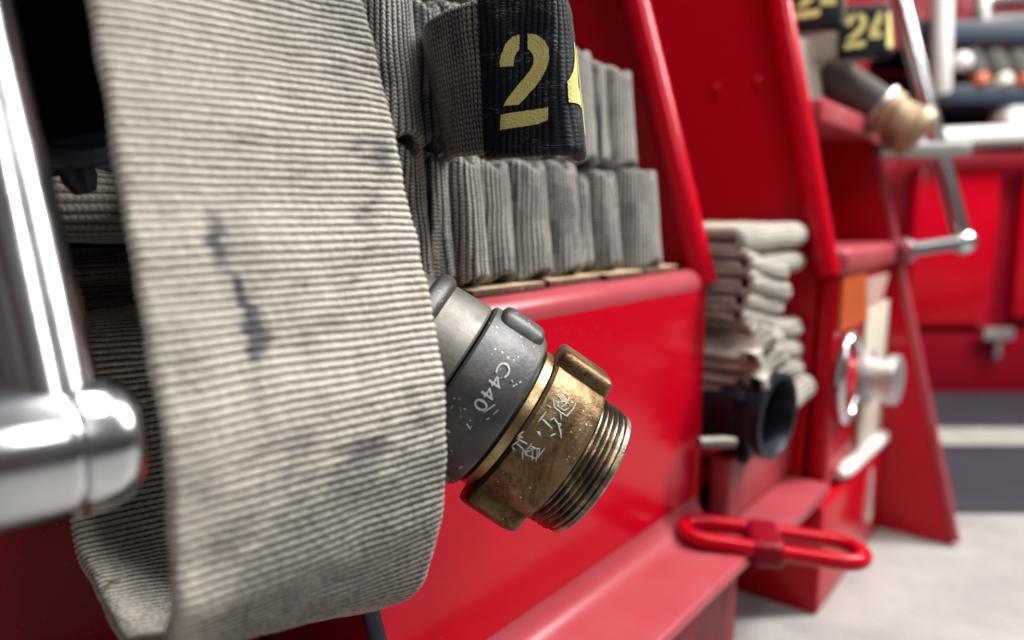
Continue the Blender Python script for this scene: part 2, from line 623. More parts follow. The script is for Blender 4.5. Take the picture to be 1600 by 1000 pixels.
# near recess behind the hanging loop
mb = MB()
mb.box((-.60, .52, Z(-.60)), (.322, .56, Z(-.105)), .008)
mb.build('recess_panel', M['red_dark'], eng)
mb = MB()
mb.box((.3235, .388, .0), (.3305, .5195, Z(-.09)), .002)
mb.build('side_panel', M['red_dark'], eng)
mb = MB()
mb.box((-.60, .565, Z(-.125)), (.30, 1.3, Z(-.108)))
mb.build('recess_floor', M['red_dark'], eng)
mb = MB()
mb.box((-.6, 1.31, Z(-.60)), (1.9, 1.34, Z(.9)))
mb.build('bulkhead', M['black'], eng)

# lower tail panel of the stacked bay: rounded top roll, fillet into the shelf, shelf, down-turned lip
ZT, ZS = Z(-.069), Z(-.392)
prof = []
yo, yi = .385, .425
rr = .019
prof.append((yi, ZS - .03))
prof.append((yi, ZT - rr))
for k in range(7):
    a = k / 6 * math.pi / 2
    prof.append((yi - rr + rr * math.cos(a), ZT - rr + rr * math.sin(a)))
for k in range(9):
    a = math.pi / 2 + k / 8 * math.pi / 2
    prof.append((yo + rr + rr * math.cos(a), ZT - rr + rr * math.sin(a)))
prof.append((yo, ZS - .03))
mb = MB()
mb.prism(prof[::-1], .332, .868)
tp = mb.build('tail_panel', M['red'], eng)
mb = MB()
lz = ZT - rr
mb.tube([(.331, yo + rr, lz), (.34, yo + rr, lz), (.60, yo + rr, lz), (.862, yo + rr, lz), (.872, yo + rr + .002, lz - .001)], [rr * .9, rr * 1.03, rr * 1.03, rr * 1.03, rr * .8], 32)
mb.build('lip', M['red_sheen'], tp)  # paler strip: the ledge's pink highlight band is put into its colour
# shelf
prof = []
fr = .030
for k in range(9):
    a = k / 8 * math.pi / 2
    prof.append((yo - .001 - fr + fr * math.sin(a), ZS + fr - fr * math.cos(a)))
prof += [(yo - .001, ZS - .014), (.294, ZS - .014), (.288, ZS - .011), (.288, ZS - .006)]
for k in range(4):
    a = k / 3 * math.pi / 2
    prof.append((.288 + .006 - .006 * math.cos(a), ZS - .006 + .006 * math.sin(a)))
mb = MB()
mb.prism(prof, .20, .872)
mb.build('shelf', M['red_sheen'], eng)
mb = MB()
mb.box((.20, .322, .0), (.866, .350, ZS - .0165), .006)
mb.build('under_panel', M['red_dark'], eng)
# rounded corner post at the end of the panel
p0, p1 = Vector((.876, .402, ZS - .03)), Vector((.876, .402, Z(-.080)))
mb = MB()
mb.tube([p0, p0.lerp(p1, .5), p1, p1 + Vector((0, .002, .006))], [.018, .018, .018, .012], 24)
mb.build('corner_post', M['red'], eng)

# sloped dividers between bays, with a tube along the sloped edge
def divider(x, yb, zb, yt, zt, r, zlow, yl, nm='divider', deep=1.28):
    mb = MB()
    sl = (yt - yb) / (zt - zb)
    ztop = zt + .45
    ytop = yb + sl * (ztop - zb)
    mb.prism([(yl + r, zlow), (deep, zlow), (deep, ztop), (ytop + r * .6, ztop), (yb + r * .6, zb)], x - .004, x + .004)
    d = mb.build(nm, M['red_in'], eng)
    mb = MB()
    mb.tube([(x, yb, zb - .004), (x, yb + sl * .2, zb + .2), (x, ytop, ztop)], r, 24)
    mb.build('edge_tube', M['red'], d)
    return d


divider(.885, .392, Z(-.085), .505, Z(.29), .019, ZS - .02, .43)
divider(1.15, .315, Z(-.085), .413, Z(.336), .0195, Z(-.60), .32)
# hinge rivets on the dividers
for (x, px, py) in ((1.1455, 1118, 137), (1.1455, 1183, 126), (.8805, 969, 20)):
    p = on_x(px, py, x - .001)
    mb = MB()
    mb.lathe(p + Vector((.002, 0, 0)), (-1, 0, 0), [(0, .006), (.002, .006), (.004, .004), (.0048, 0)], 20)
    mb.build('rivet', M['red_in'], eng)

# wooden slats on the bay floor
mb = MB()
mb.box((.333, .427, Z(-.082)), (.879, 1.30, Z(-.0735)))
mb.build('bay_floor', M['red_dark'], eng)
xs = [(.452, .553), (.566, .655), (.664, .742), (.752, .835)]
for i, (a, b) in enumerate(xs):
    mb = MB()
    mb.box((a, .399 + .004 * (i % 2), Z(-.0685)), (b, 1.2, Z(-.0615)), .0012, 2)
    mb.build('slat', M['wood'], eng)
for x in (.560, .6595, .747):
    mb = MB()
    mb.box((x - .0035, .412, Z(-.0685)), (x + .0035, 1.2, Z(-.066)))
    mb.build('spacer', M['amber'], eng)

# second bay: low sill, deck, block below
mb = MB()
mb.box((.895, .350, Z(-.404)), (1.144, .38, Z(-.312)), .008)
mb.build('sill_panel', M['red_sheen'], eng)
mb = MB()
mb.box((.895, .382, Z(-.345)), (1.144, 1.3, Z(-.330)))
mb.build('bay_floor', M['red_dark'], eng)
mb = MB()
mb.box((.905, .290, Z(-.424)), (1.1445, .44, Z(-.405)), .004)
mb.build('deck', M['red_sheen'], eng)
mb = MB()
mb.box((1.10, .286, .0), (1.492, .50, Z(-.428)), .006)
mb.build('step_block', M['red'], eng)
# third bay panel with fittings
mb = MB()
mb.box((1.157, .300, Z(-.427)), (1.494, .332, Z(-.064)), .01)
p3 = mb.build('fitting_panel', M['red'], eng)
mb = MB()
mb.box((1.158, .288, Z(-.092)), (1.494, 1.28, Z(-.050)), .012)
mb.build('fitting_ledge', M['red_sheen'], eng)
# fin: the last divider, flaring out to the floor
mb = MB()
yb, zb, slope = .164, .0, .25
zt = Z(.22)
mb.prism([(yb, .003), (1.28, .003), (1.28, zt), (yb + slope * zt, zt)], 1.498, 1.510, bev=.003)
fin = mb.build('fin', M['red'], eng)
mb = MB()
e0, e1 = Vector((1.504, yb - .004, .01)), Vector((1.504, yb - .004 + slope * zt, zt))
mb.tube([e0, (e0 + e1) / 2, e1], .0085, 16)
mb.build('edge_tube', M['red_sheen'], fin)
# shelf of the third bay that carries the numbered hoses
a = on_y(1252, 150, .40)
mb = MB()
mb.box((1.160, .338, Z(.135)), (1.492, 1.28, Z(.170)), .005)
mb.build('upper_shelf', M['red_sheen'], eng)
mb = MB()
mb.box((1.157, .62, Z(-.04)), (1.492, .64, Z(.60)))
mb.build('bay_back', M['red_dark'], eng)

# wheel shaped outlet with cap, plate, reflector, bar
yf = .300
c = on_y(1327, 590, yf - .012)
wheel = MB()
ring = [c + Vector((math.cos(t) * .052, 0, math.sin(t) * .066)) for t in np.linspace(0, 2 * math.pi, 40, endpoint=False)]
wheel.tube(ring, .008, 12, closed=True)
ow = wheel.build('outlet_wheel', M['chrome'], eng)
mb = MB()
for k in range(3):
    t = k * 2.094 + .4
    mb.tube([c, c + Vector((math.cos(t) * .05, 0, math.sin(t) * .064))], .005, 10)
mb.build('spoke', M['red'], ow)
mb = MB()
mb.lathe(c + Vector((0, .01, 0)), (0, -1, 0), [(0, 0), (0, .034), (.01, .034), (.016, .028), (.016, 0)], 32)
mb.build('hub', M['red'], ow)
c2 = on_y(1366, 590, yf - .02)
mb = MB()
mb.lathe(c2 + Vector((0, .03, 0)), (0, -1, 0), [(0, .052), (.012, .052), (.014, .046), (.024, .046), (.026, .036), (.050, .036), (.052, .042), (.066, .042), (.070, .036), (.070, 0)], 40)
mb.build('outlet_cap', M['steel'], eng)
a, b = on_y(1352, 500, yf - .003), on_y(1402, 640, yf - .003)
mb = MB()
mb.box((a.x, yf - .006, b.z), (1.49, yf - .001, a.z + .02), .002)
mb.build('plate', M['cream'], eng)
a, b = on_y(1302, 432, yf), on_y(1350, 500, yf)
mb = MB()
mb.prism([(1.165, b.z), (b.x, b.z), (b.x - .03, a.z - .004), (1.165, a.z - .004)], yf - .006, yf - .0012, 'y')
mb.build('reflector', M['orange'], eng)
a, b = on_y(1350, 432, yf), on_y(1395, 500, yf)
mb = MB()
mb.prism([(a.x + .03, b.z + .02), (a.x + .09, b.z + .03), (1.470, a.z - .004), (a.x - .01, a.z - .004)], yf - .0055, yf - .0012, 'y')
mb.build('marking_panel', M['pink'], eng)
a, b = on_y(1312, 742, .292), on_y(1402, 660, .292)
mb = MB()
mb.tube([a, a.lerp(b, .1), a.lerp(b, .9), b], [.007, .0135, .0135, .010], 16)
gb = mb.build('grab_bar', M['white'], eng)
a, b = on_y(1358, 728, .290), on_y(1352, 818, .290)
mb = MB()
mb.tube([a, a.lerp(b, .15), a.lerp(b, .85), b], [.006, .009, .010, .005], 14)
mb.build('latch_arm', M['steel'], gb)

# tow rings on the shelf edge
def stadium(a, b, hw, n=14):
    a, b = Vector(a), Vector(b)
    t = (b - a).normalized()
    s_ = UP.cross(t).normalized()
    pts = []
    for k in range(n + 1):
        an = -math.pi / 2 + math.pi * k / n
        pts.append(b + t * (hw * math.cos(an)) + s_ * (hw * math.sin(an)))
    for k in range(n + 1):
        an = math.pi / 2 + math.pi * k / n
        pts.append(a + t * (hw * math.cos(an)) + s_ * (hw * math.sin(an)))
    out = []
    for i, p in enumerate(pts):
        q = pts[(i + 1) % len(pts)]
        m_ = max(1, int((q - p).length / .012))
        out += [p.lerp(q, k / m_) for k in range(m_)]
    return out


ZR = Z(-.3795)
mb = MB()
mb.tube(stadium((.818, .345, ZR - .003), (.884, .212, ZR - .013), .029), .0098, 18, closed=True)
mb.build('tow_ring', M['red'], eng)
mb = MB()
Mx = Matrix.Translation((.848, .286, ZR - .011)) @ Matrix.Rotation(R(-62), 4, 'Z')
mb.box((-.021, -.041, -.016), (.021, .041, .0155), .011, 4, Mx)
mb.build('tow_bracket', M['red_dark'], eng)
# near chrome grab rail
f0 = .275
capc = on_depth(74, 705, f0)
ax = (Vector((1, 0, 0)) * .96 + Vector((0, -.2, 0))).normalized()
rc = .0275
L_ = .034
mb = MB()
mb.lathe(capc, ax, [(-.12, rc * .55), (-.056, rc * .55), (-.055, rc * .97), (-.052, rc), (.004, rc), (.007, rc * .99), (.0085, rc * .94), (.010, rc * .985), (.019, rc * .965),
                    (.025, rc * .91), (.0295, rc * .80), (.0320, rc * .62), (.0335, rc * .34), (.034, 0)], 72)
rail = mb.build('grab_rail', M['chrome'], eng)
b0 = on_depth(80, 640, f0 + .004)
b1 = on_depth(-56, 0, f0 + .05)
dirv = (b1 - b0)
mb = MB()
mb.tube([b0, b0 + dirv * .5, b0 + dirv * 2.2], .0178, 40)
mb.build('rail_tube', M['chrome'], rail)

# far chrome grab rail on the fin
s0 = on_x(1412, 392, 1.50)
s1 = cam(*( (1505 - 800) / FPX * 1.42, 1.42, 0)) + UP * 0
s1 = on_depth(1505, 378, 1.44)
mb = MB()
mb.tube([s0, s0.lerp(s1, .5), s1], .013, 18)
rail2 = mb.build('grab_rail', M['chrome'], eng)
mb = MB()
prof = [(-.024 * math.cos(t), .024 * math.sin(t)) for t in np.linspace(0.01, math.pi - .01, 14)]
mb.lathe(s1, (s1 - s0), prof, 24)
mb.build('rail_end', M['chrome'], rail2)
mb = MB()
mb.lathe(s0 + (s0 - s1).normalized() * .012, (s1 - s0), [(0, 0), (0, .024), (.014, .024), (.02, .016), (.02, 0)], 24)
mb.build('rail_foot', M['chrome'], rail2)
t1 = on_depth(1408, 10, 1.52)
mb = MB()
mb.tube([s1, s1.lerp(t1, .5), t1 + (t1 - s1) * .5], .0165, 20)
mb.build('rail_tube', M['chrome'], rail2)

# ================================================================== HANGING HOSE LOOP
A_ = R(46)
wv = RT * math.sin(A_) + FH * math.cos(A_)
uin = -RT * math.cos(A_) + FH * math.sin(A_)
Lp = cam(-.1368, .2817, 0)
Rp = cam(-.0361, .379, 0)
tab = [((.26, .175), (.26, .185)), ((.19, .185), (.185, .193)), ((.115, .160), (.118, .170)), ((.072, .118), (.076, .128)), ((.050, .060), (.049, .066)), ((.032, .002), (.0245, -.008)),
       ((.013, -.052), (.005, -.073)), ((0, -.089), (0, -.11)), ((-.001, -.1256), (.003, -.150)), ((.003, -.160), (.017, -.188)), ((.028, -.188), (.043, -.222)),
       ((.068, -.204), (.083, -.239)), ((.118, -.200), (.130, -.234)), ((.156, -.182), (.166, -.208)), ((.176, -.150), (.186, -.165)), ((.184, -.105), (.198, -.11)),
       ((.215, -.072), (.228, -.075)), ((.30, -.066), (.32, -.068)), ((.42, -.066), (.44, -.068))]
LL = [Lp + uin * a[0] + UP * a[1] for a, b in tab]
RR_ = [Rp + uin * b[0] + UP * b[1] for a, b in tab]


def loop_dirt(t, u, sd, P):
    uv_ = np.stack([u, t], 1)
    step = 3
    z = np.array([.5 * mnoise.noise((a * 1.6, b * 14, 3.0)) + .45 * mnoise.noise((a * 4, b * 60, 1.0)) + .55 * mnoise.noise((a * 9, b * 230, 6.0)) for a, b in uv_[::step]])
    z = np.repeat(z, step)[:len(P)]
    zr = P[:, 2] - EYE.z
    # darker over the lower third; grime in a patch near the top edge
    low = np.clip((-.075 - zr) / .10, 0, 1)
    top = np.exp(-(((zr - .10) / .045) ** 2)) * np.clip(u * 1.6 + .35, 0, 1) * (t < .5)
    lowd = np.clip((low * 1.5 - .25 + z * 1.0) * 1.3, 0, 1) * np.clip((u + .95) * 1.6, .1, 1)
    return np.clip(z * .8 - .08, 0, .4) + lowd * 1.6 + top * (.9 + z * .9)


def loop_ink(t, u, sd, P):
    zr = P[:, 2] - EYE.z
    out = np.zeros(len(P))
    outer = (sd > .5) | (sd < -.5)
    row = np.floor(t * 230)
    uj = u + .035 * np.sin(row * 12.9898) + .02 * np.sin(row * 4.1)
    def blob(uc, zc, ru, rz, k):
        return k * np.exp(-(((uj - uc) / ru) ** 2 + ((zr - zc) / rz) ** 2) ** 2)
    near = (t < .62)
    out = blob(-.49, -.010, .060, .013, .8) + blob(-.44, -.036, .034, .012, 1.0) + blob(-.42, -.048, .050, .013, 1.5) + blob(-.38, -.054, .085, .008, .9)
    out += blob(-.38, -.022, .16, .022, .28) + blob(-.40, -.075, .05, .02, .3)
    out += blob(.25, -.112, .14, .008, .6) + blob(-.2, -.10, .16, .007, .5) + blob(.80, .03, .09, .010, .7) + blob(.0, .115, .10, .008, .6) + blob(.1, -.05, .12, .005, .35)
    return out * near


lp = empty('fire_hose', LL[7])
tag(lp, 'cream ribbed flat fire hose hanging in one big loop with a blue ink streak', 'fire hose')
hose('hose_jacket', LL, RR_, M['jacket'], lp, thick=.0085, rpr=7, K=58, E=8, amp=.0009, dirt=loop_dirt, ink=loop_ink, wob=.0012, seed=3)
# loose thread standing off the inner face
q = on_depth(172, 935, .352)
mb = MB()
mb.tube([on_depth(163, 933, .349), on_depth(164, 920, .347), on_depth(172, 910, .346), on_depth(185, 905, .346), on_depth(196, 897, .348)], .0009, 8)
mb.build('loose_thread', M['cream'], lp)
# strap end hanging below the loop
mb = MB()
a, b = on_depth(575, 940, .47), on_depth(598, 1030, .47)
mb.tube([a, a.lerp(b, .5), b], .0062, 12)
tag(mb.build('strap', M['navy_bar'], None), 'short dark strap end hanging below the big hose loop', 'strap')

# ================================================================== FOLDED HOSE IN THE STACKED BAY
SH = .11        # the stack leans in towards its top


def fold(parent, xa, xb, z0, z1, yfront, mat, depth=.16, seed=0.0, thick=.0092, lean=SH, dirtl=.8, skew=0.0, K=30, rpr=6, yb=None):
    """one U-bend of flaked hose standing on its edge; bend faces out"""
    r = max((xb - xa) / 2 - thick / 2, .003)
    xc = (xa + xb) / 2
    pts = [(xc - r, yfront + depth), (xc - r * 1.02, yfront + depth * .5), (xc - r, yfront + r + thick / 2 + .004)]
    for k in range(1, 8):
        a = math.pi + math.pi * k / 8
        pts.append((xc + r * math.cos(a), yfront + thick / 2 + r + r * 1.0 * math.sin(a)))
    pts += [(xc + r, yfront + r + thick / 2 + .004), (xc + r * 1.02, yfront + depth * .5), (xc + r, yfront + depth)]
    lo, hi = [], []
    h = z1 - z0
    zb = Z(-.06)
    for i, (x, y) in enumerate(pts):
        j = random.uniform(-.0008, .0008)
        lo.append((x + j, y + lean * (z0 - zb) + j, z0))
        hi.append((x + skew + j, y + lean * (z1 - zb) + random.uniform(-.0008, .0008), z1))
    tot = None

    def narrow(q):
        m_ = q[-1] / 2
        return 1 - .17 * np.exp(-((q - m_) / .0125) ** 2) - .004
    return hose('fold', lo, hi, mat, parent, thick=thick, rpr=rpr, K=K, E=6, amp=.0008, dirt=noise_dirt(dirtl, 30, seed, .22), wob=.0007, narrow=narrow, seed=seed)


lower = empty('fire_hose', (.55, .5, Z(-.06)))
tag(lower, 'lower tier of grey woven hose folded upright on wooden slats', 'fire hose', 'hose tiers folded in the bay')
upper = empty('fire_hose', (.55, .5, Z(.05)))
tag(upper, 'upper tier of grey woven hose resting on the tier below, beside the red panel', 'fire hose', 'hose tiers folded in the bay')
YF = .400


def xat(px, py, y=YF + .021):
    return on_y(px, py, y).x


low = [(608, 662), (662, 700), (700, 748), (747, 799), (797, 853), (853, 907), (906, 930), (929, 969), (968, 1031)]
for i, (a, b) in enumerate(low):
    pya = 330
    xa, xb = xat(a, pya), xat(b, pya)
    top = (.0550, .0520, .050, .047, .0495, .052, .044, .047, .0515)[i]
    fold(lower, xa + .0026, xb - .0026, Z(-.0612), Z(top), YF + (-.002, .005, -.003, .001, -.003, .003, .013, .005, -.004)[i], M['stack'], seed=i * 3.7, dirtl=(.75, .7, .6, .9, 1, .9, .8, .7, .6)[i], skew=random.uniform(-.002, .002), rpr=7 if i < 5 else 5)
up = [(568, 660, .168), (650, 694, .168), (690, 728, .172), (728, 775, .165), (775, 830, .16), (830, 893, .16), (893, 942, .170), (942, 962, .166), (960, 1001, .162)]
for i, (a, b, t) in enumerate(up):
    yy = YF + .026
    xa, xb = xat(a, 150, yy), xat(b, 150, yy)
    fold(upper, xa + .0022, xb - .0022, Z(.0495 - .001 * i * (1 if i < 5 else .2)), Z(t), YF - .0 + (-.006, -.002, -.004, .01, .016, .012, .004, .012, .004)[i], M['stack'], seed=50 + i * 2.9, dirtl=(1, .9, .9, .8, .8, .8, .4, .4, .4)[i], rpr=7 if i < 4 else 5)
# a third tier peeks in at the top of the frame
third = empty('fire_hose', (.50, .5, Z(.175)))
tag(third, 'topmost tier of grey woven hose with only its lower edges showing above the number loop', 'fire hose', 'hose tiers folded in the bay')
for i, (a, b) in enumerate([(560, 640), (640, 690), (690, 735), (735, 790)]):
    xa, xb = xat(a, 20, YF + .03), xat(b, 20, YF + .03)
    fold(third, xa, xb, Z(.176), Z(.27), YF - .004, M['stack'], seed=90 + i, dirtl=.7, rpr=4)

# ---------------------------------------------------------------- loop with the black number sleeve
num = empty('fire_hose', (.4, .4, Z(.05)))
tag(num, 'grey woven hose loop sticking out with a black sleeve stencilled with a yellow 2', 'fire hose')


def num_path():
    s0 = on_depth(688, 335, .60)
    c0 = on_depth(700, 335, .548)
    c1 = on_depth(764, 335, .500)
    c2 = on_depth(896, 335, .490)
    c3 = on_depth(905, 335, .545)
    c4 = on_depth(894, 335, .62)
    return [Vector((p.x, p.y, 0)) for p in (s0, c0, c1, c2, c3, c4)]


def round_poly(P, rads, n=10):
    out = [P[0]]
    for i in range(1, len(P) - 1):
        a, b, c = P[i - 1], P[i], P[i + 1]
        r = rads[i - 1]
        d1, d2 = (a - b).normalized(), (c - b).normalized()
        p, q_ = b + d1 * r, b + d2 * r
        for k in range(n + 1):
            t = k / n
            out.append((1 - t) ** 2 * p + 2 * t * (1 - t) * b + t * t * q_)
    out.append(P[-1])
    return out


NP = round_poly(num_path(), [.012, .016, .0135, .012])
zlo, zhi = Z(.042), Z(.1385)
LEAN = .145


def num_edges(P):
    lo, hi = [], []
    c_a, c_b = [RT.x * q_.x + RT.y * q_.y for q_ in (num_path()[2], num_path()[3])]
    for p in P:
        wgt = min(1, max(0, (c_b - RT.x * p.x - RT.y * p.y) / (c_b - c_a))) * .009
        lo.append((p.x + RT.x * wgt, p.y + RT.y * wgt, zlo))
        d = (zhi - zlo) * LEAN
        hi.append((p.x - FH.x * 0 , p.y + d, zhi))
    return lo, hi


lo, hi = num_edges(NP)


def num_narrow(q):
    return 1 - .0 * q


hose('hose_jacket', lo, hi, M['stack'], num, thick=.0075, rpr=6, K=30, E=6, amp=.0004, spline=False, dirt=noise_dirt(.9, 40, 8, .1), wob=.001, seed=12)
# sleeve: from a little before the first big corner to past the second
arr = np.array([(p.x, p.y, 0) for p in NP])
sg = np.concatenate([[0], np.cumsum(np.linalg.norm(np.diff(arr, axis=0), axis=1))])


def cut_path(a, b, n=60):
    q = np.linspace(a, b, n)
    return [Vector((np.interp(x, sg, arr[:, 0]), np.interp(x, sg, arr[:, 1]), 0)) for x in q]


# arc length of the big corner c1 and c2
ic1 = np.argmin(np.linalg.norm(arr - np.array(num_path()[2]), axis=1))
ic2 = np.argmin(np.linalg.norm(arr - np.array(num_path()[3]), axis=1))
S0, S1 = sg[ic1] - .003, sg[ic2] + .045
SP = cut_path(S0, S1)
lo, hi = num_edges(SP)
lo = [(a[0], a[1] - .0003, a[2] - .004) for a in lo]
hi = [(a[0], a[1] + .0003, a[2] + .004) for a in hi]


def sleeve_dirt(t, u, sd, P):
    # rubbed streaks on the edges and across the face
    z = np.array([mnoise.noise((p[0] * 25, p[1] * 25, p[2] * 260)) for p in P[::2]])
    z = np.repeat(z, 2)[:len(P)]
    return np.clip((np.abs(u) - .95) * 8, 0, .4) + np.clip((t - .62) * 3, 0, .45)


sl, SF = hose('number_sleeve', lo, hi, M['sleeve'], num, thick=.0112, rpr=7, K=44, E=8, amp=.00035, spline=False, dirt=sleeve_dirt, wob=.0006, seed=15)


def sleeve_pt(s, h, off=.0006):
    """s metres along the sleeve from its start, h metres above its lower edge, on the outer face"""
    q = SF['q']
    C = np.array([np.interp(s, q, SF['C'][:, k]) for k in range(3)])
    W = np.array([np.interp(s, q, SF['W'][:, k]) for k in range(3)])
    Nn = np.array([np.interp(s, q, SF['N'][:, k]) for k in range(3)])
    W /= np.linalg.norm(W)
    Nn /= np.linalg.norm(Nn)
    outw = Vector(Nn)
    if outw.dot(EYE - Vector(C)) * 1 < 0 and s < .05:
        pass
    return Vector(C) + Vector(W) * (h - .0500) + outw * ((.0112 / 2 + off) * SIDE)


# which side of the frame is the outside of the loop
midi = len(SF['q']) // 3
SIDE = 1.0 if Vector(SF['N'][midi]).dot(EYE - Vector(SF['C'][midi])) > 0 else -1.0


def in_poly(x, y, poly):
    c = False
    j = len(poly) - 1
    for i in range(len(poly)):
        xi, yi_ = poly[i]
        xj, yj = poly[j]
        if (yi_ > y) != (yj > y) and x < (xj - xi) * (y - yi_) / (yj - yi_) + xi:
            c = not c
        j = i
    return c


def decal(name, polys, mapper, mat, parent, cell=.0003, wear=.25, seed=0):
    """stencilled paint: small cells inside the outline, some flaked off"""
    bm = bmesh.new()
    allx = [p[0] for P in polys for p in P]
    ally = [p[1] for P in polys for p in P]
    x0, x1, y0, y1 = min(allx), max(allx), min(ally), max(ally)
    nx, ny = int((x1 - x0) / cell) + 2, int((y1 - y0) / cell) + 2
    cache = {}

    def V(i, j):
        if (i, j) not in cache:
            cache[(i, j)] = bm.verts.new(mapper(x0 + i * cell, y0 + j * cell))
        return cache[(i, j)]
    for i in range(nx):
        for j in range(ny):
            x, y = x0 + (i + .5) * cell, y0 + (j + .5) * cell
            jx = mnoise.noise((x * 900, y * 900, seed)) * .0004
            jy = mnoise.noise((x * 900, y * 900, seed + 7)) * .0004
            if not any(in_poly(x + jx, y + jy, P) for P in polys):
                continue
            w = mnoise.noise((x * 420 + seed, y * 700, 2.0)) + .6 * mnoise.noise((x * 1500, y * 1500 + seed, 5.0))
            if w > 1.05 - wear:
                continue
            bm.faces.new((V(i, j), V(i + 1, j), V(i + 1, j + 1), V(i, j + 1)))
    me = D.meshes.new(name)
    bm.normal_update()
    bm.to_mesh(me)
    bm.free()
    for p in me.polygons:
        p.use_smooth = True
    return link(name, me, mat, parent)


def zp(lst, sx, ox, oy, k):
    """outline traced at k metres a unit; leaning strokes straightened"""
    return [((x - (y - 210) * .075 - ox) * k * sx, (oy - y) * k) for x, y in lst]


TWO = [
    [(485, 215), (440, 226), (405, 262), (386, 318), (378, 365), (384, 402), (462, 402), (464, 360), (474, 325), (492, 306)],
    [(537, 212), (592, 222), (645, 258), (674, 312), (681, 368), (672, 430), (645, 492), (604, 546), (560, 592), (517, 638), (420, 640), (443, 596), (492, 530), (534, 482),
     (568, 438), (589, 396), (587, 355), (570, 325), (546, 306)],
    [(412, 692), (700, 664), (706, 742), (640, 764), (415, 786)],
]
KM = .0001095
polys = [zp(P, .99, 378, 786, KM * .95) for P in TWO]
S2, H2 = .0138, .0140
decal('digit', polys, lambda s, h: sleeve_pt(S2 + s, H2 + h + s * .02, .0007), M['yellow'], sl, seed=1)
FOUR = [[(0, 17), (0, 31), (17, 62), (25, 62), (25, 47), (12.5, 30), (25, 30), (25, 17)], [(33.5, 0), (44, 0), (44, 62), (33.5, 62)], [(41.5, 17), (47, 17), (47, 30), (41.5, 30)]]
polys = [[(x * .00093, y * .00095) for x, y in P] for P in FOUR]
S4 = (sg[ic2] - S0) - .0048
decal('digit', polys, lambda s, h: sleeve_pt(min(S4 + s, SF['q'][-1] - .001), H2 + h, .0007), M['yellow'], sl, seed=4)

# ================================================================== COUPLING
Ax = (RT * .818 + CU * -.566 + FW * .09).normalized()
Tip = on_depth(923, 740, .478)
cp = empty('hose_coupling', Tip)
tag(cp, 'grey and brass hose coupling engraved C440 with scratched marks and open male thread', 'hose coupling')
E1 = (RT * .568 + CU * .823).normalized()
E1 = (E1 - Ax * E1.dot(Ax)).normalized()
E2 = Ax.cross(E1)
if E2.dot(EYE - Tip) < 0:
    E2 = -E2


def cyl(s, ang, r):
    """point on the coupling: s along the axis from the tip, angle from E1 (top silhouette) towards the viewer"""
    return Tip + Ax * s + (E1 * math.cos(ang) + E2 * math.sin(ang)) * r


def cl(name, prof, mat, parent=cp, seg=128, closed=False):
    mb = MB()
    mb.lathe(Tip, Ax, prof, seg, closed)
    return mb.build(name, mat, parent, 35)


# threaded nipple
prof = [(-.028, .0435)]
for k in range(5):
    s = -.0258 + k * .0040
    prof += [(s, .0438), (s + .0007, .0464), (s + .0013, .0470), (s + .0019, .0464), (s + .0026, .0438), (s + .0034, .0438)]
prof += [(-.0050, .0440), (-.0042, .0456), (-.0012, .0456), (0, .0445), (0, .0375), (-.002, .036), (-.06, .036)]
cl('threaded_nipple', prof, M['brass_thread'])
# brass ring with rubbed neck
cl('neck_band', [(-.0730, .044), (-.0730, .0500), (-.0722, .0510), (-.0665, .0510), (-.0660, .0500), (-.0660, .044)], M['brass_bright'])
ring = cl('brass_ring', [(-.0655, .045), (-.0655, .0522), (-.0635, .0542), (-.0300, .0542), (-.0272, .0530), (-.0262, .050), (-.0262, .043)], M['brass'])


def lug(name, s0, s1, ang, w, rin, rout, mat, parent, bev=.004, taper=.8):
    mb = MB()
    bm = mb.bm
    er = E1 * math.cos(ang) + E2 * math.sin(ang)
    et = -E1 * math.sin(ang) + E2 * math.cos(ang)
    vs = []
    for s in (s0, s1):
        for (t, r) in ((-w / 2, rin), (w / 2, rin), (w / 2 * taper, rout), (-w / 2 * taper, rout)):
            vs.append(bm.verts.new(Tip + Ax * s + er * r + et * t))
    for f in ((0, 1, 2, 3), (7, 6, 5, 4), (0, 4, 5, 1), (1, 5, 6, 2), (2, 6, 7, 3), (3, 7, 4, 0)):
        bm.faces.new([vs[i] for i in f])
    bmesh.ops.bevel(bm, geom=bm.edges[:], offset=bev, segments=5, profile=.6, affect='EDGES')
    return mb.build(name, mat, parent, 60)


for an in (R(8), R(163), R(265)):
    lug('lug', -.0660, -.0268, an, .040, .044, .0612, M['brass'], ring, .0055, .86)
# grey swivel
cl('gap_ring', [(-.0762, .040), (-.0762, .0478), (-.0725, .0478), (-.0725, .040)], M['black'])
sw = cl('swivel', [(-.1165, .046), (-.1165, .0550), (-.1150, .0566), (-.0785, .0574), (-.0760, .0558), (-.0752, .053), (-.0752, .044)], M['grey_metal'])
lug('lug', -.112, -.0800, R(14), .034, .048, .0628, M['grey_metal'], sw, .0075, .6)
lug('lug', -.112, -.0800, R(160), .036, .046, .0612, M['grey_metal'], sw, .006, .7)
# ferrule, bead, tail
cl('ferrule', [(-.1460, .044), (-.1460, .0515), (-.145, .0524), (-.1195, .0540), (-.1180, .0530), (-.1180, .046)], M['ferrule'])
bead = [(-.1455 - .0062 + .0062 * math.cos(t), .0512 + .0050 * math.sin(t)) for t in np.linspace(0, math.pi, 12)]
cl('bead', [(-.1455, .044)] + bead + [(-.1579, .044)], M['grey_metal'])
cl('shank', [(-.1585, .040), (-.1585, .0490), (-.1750, .0478), (-.2000, .0470), (-.2000, .040)], M['ferrule'])
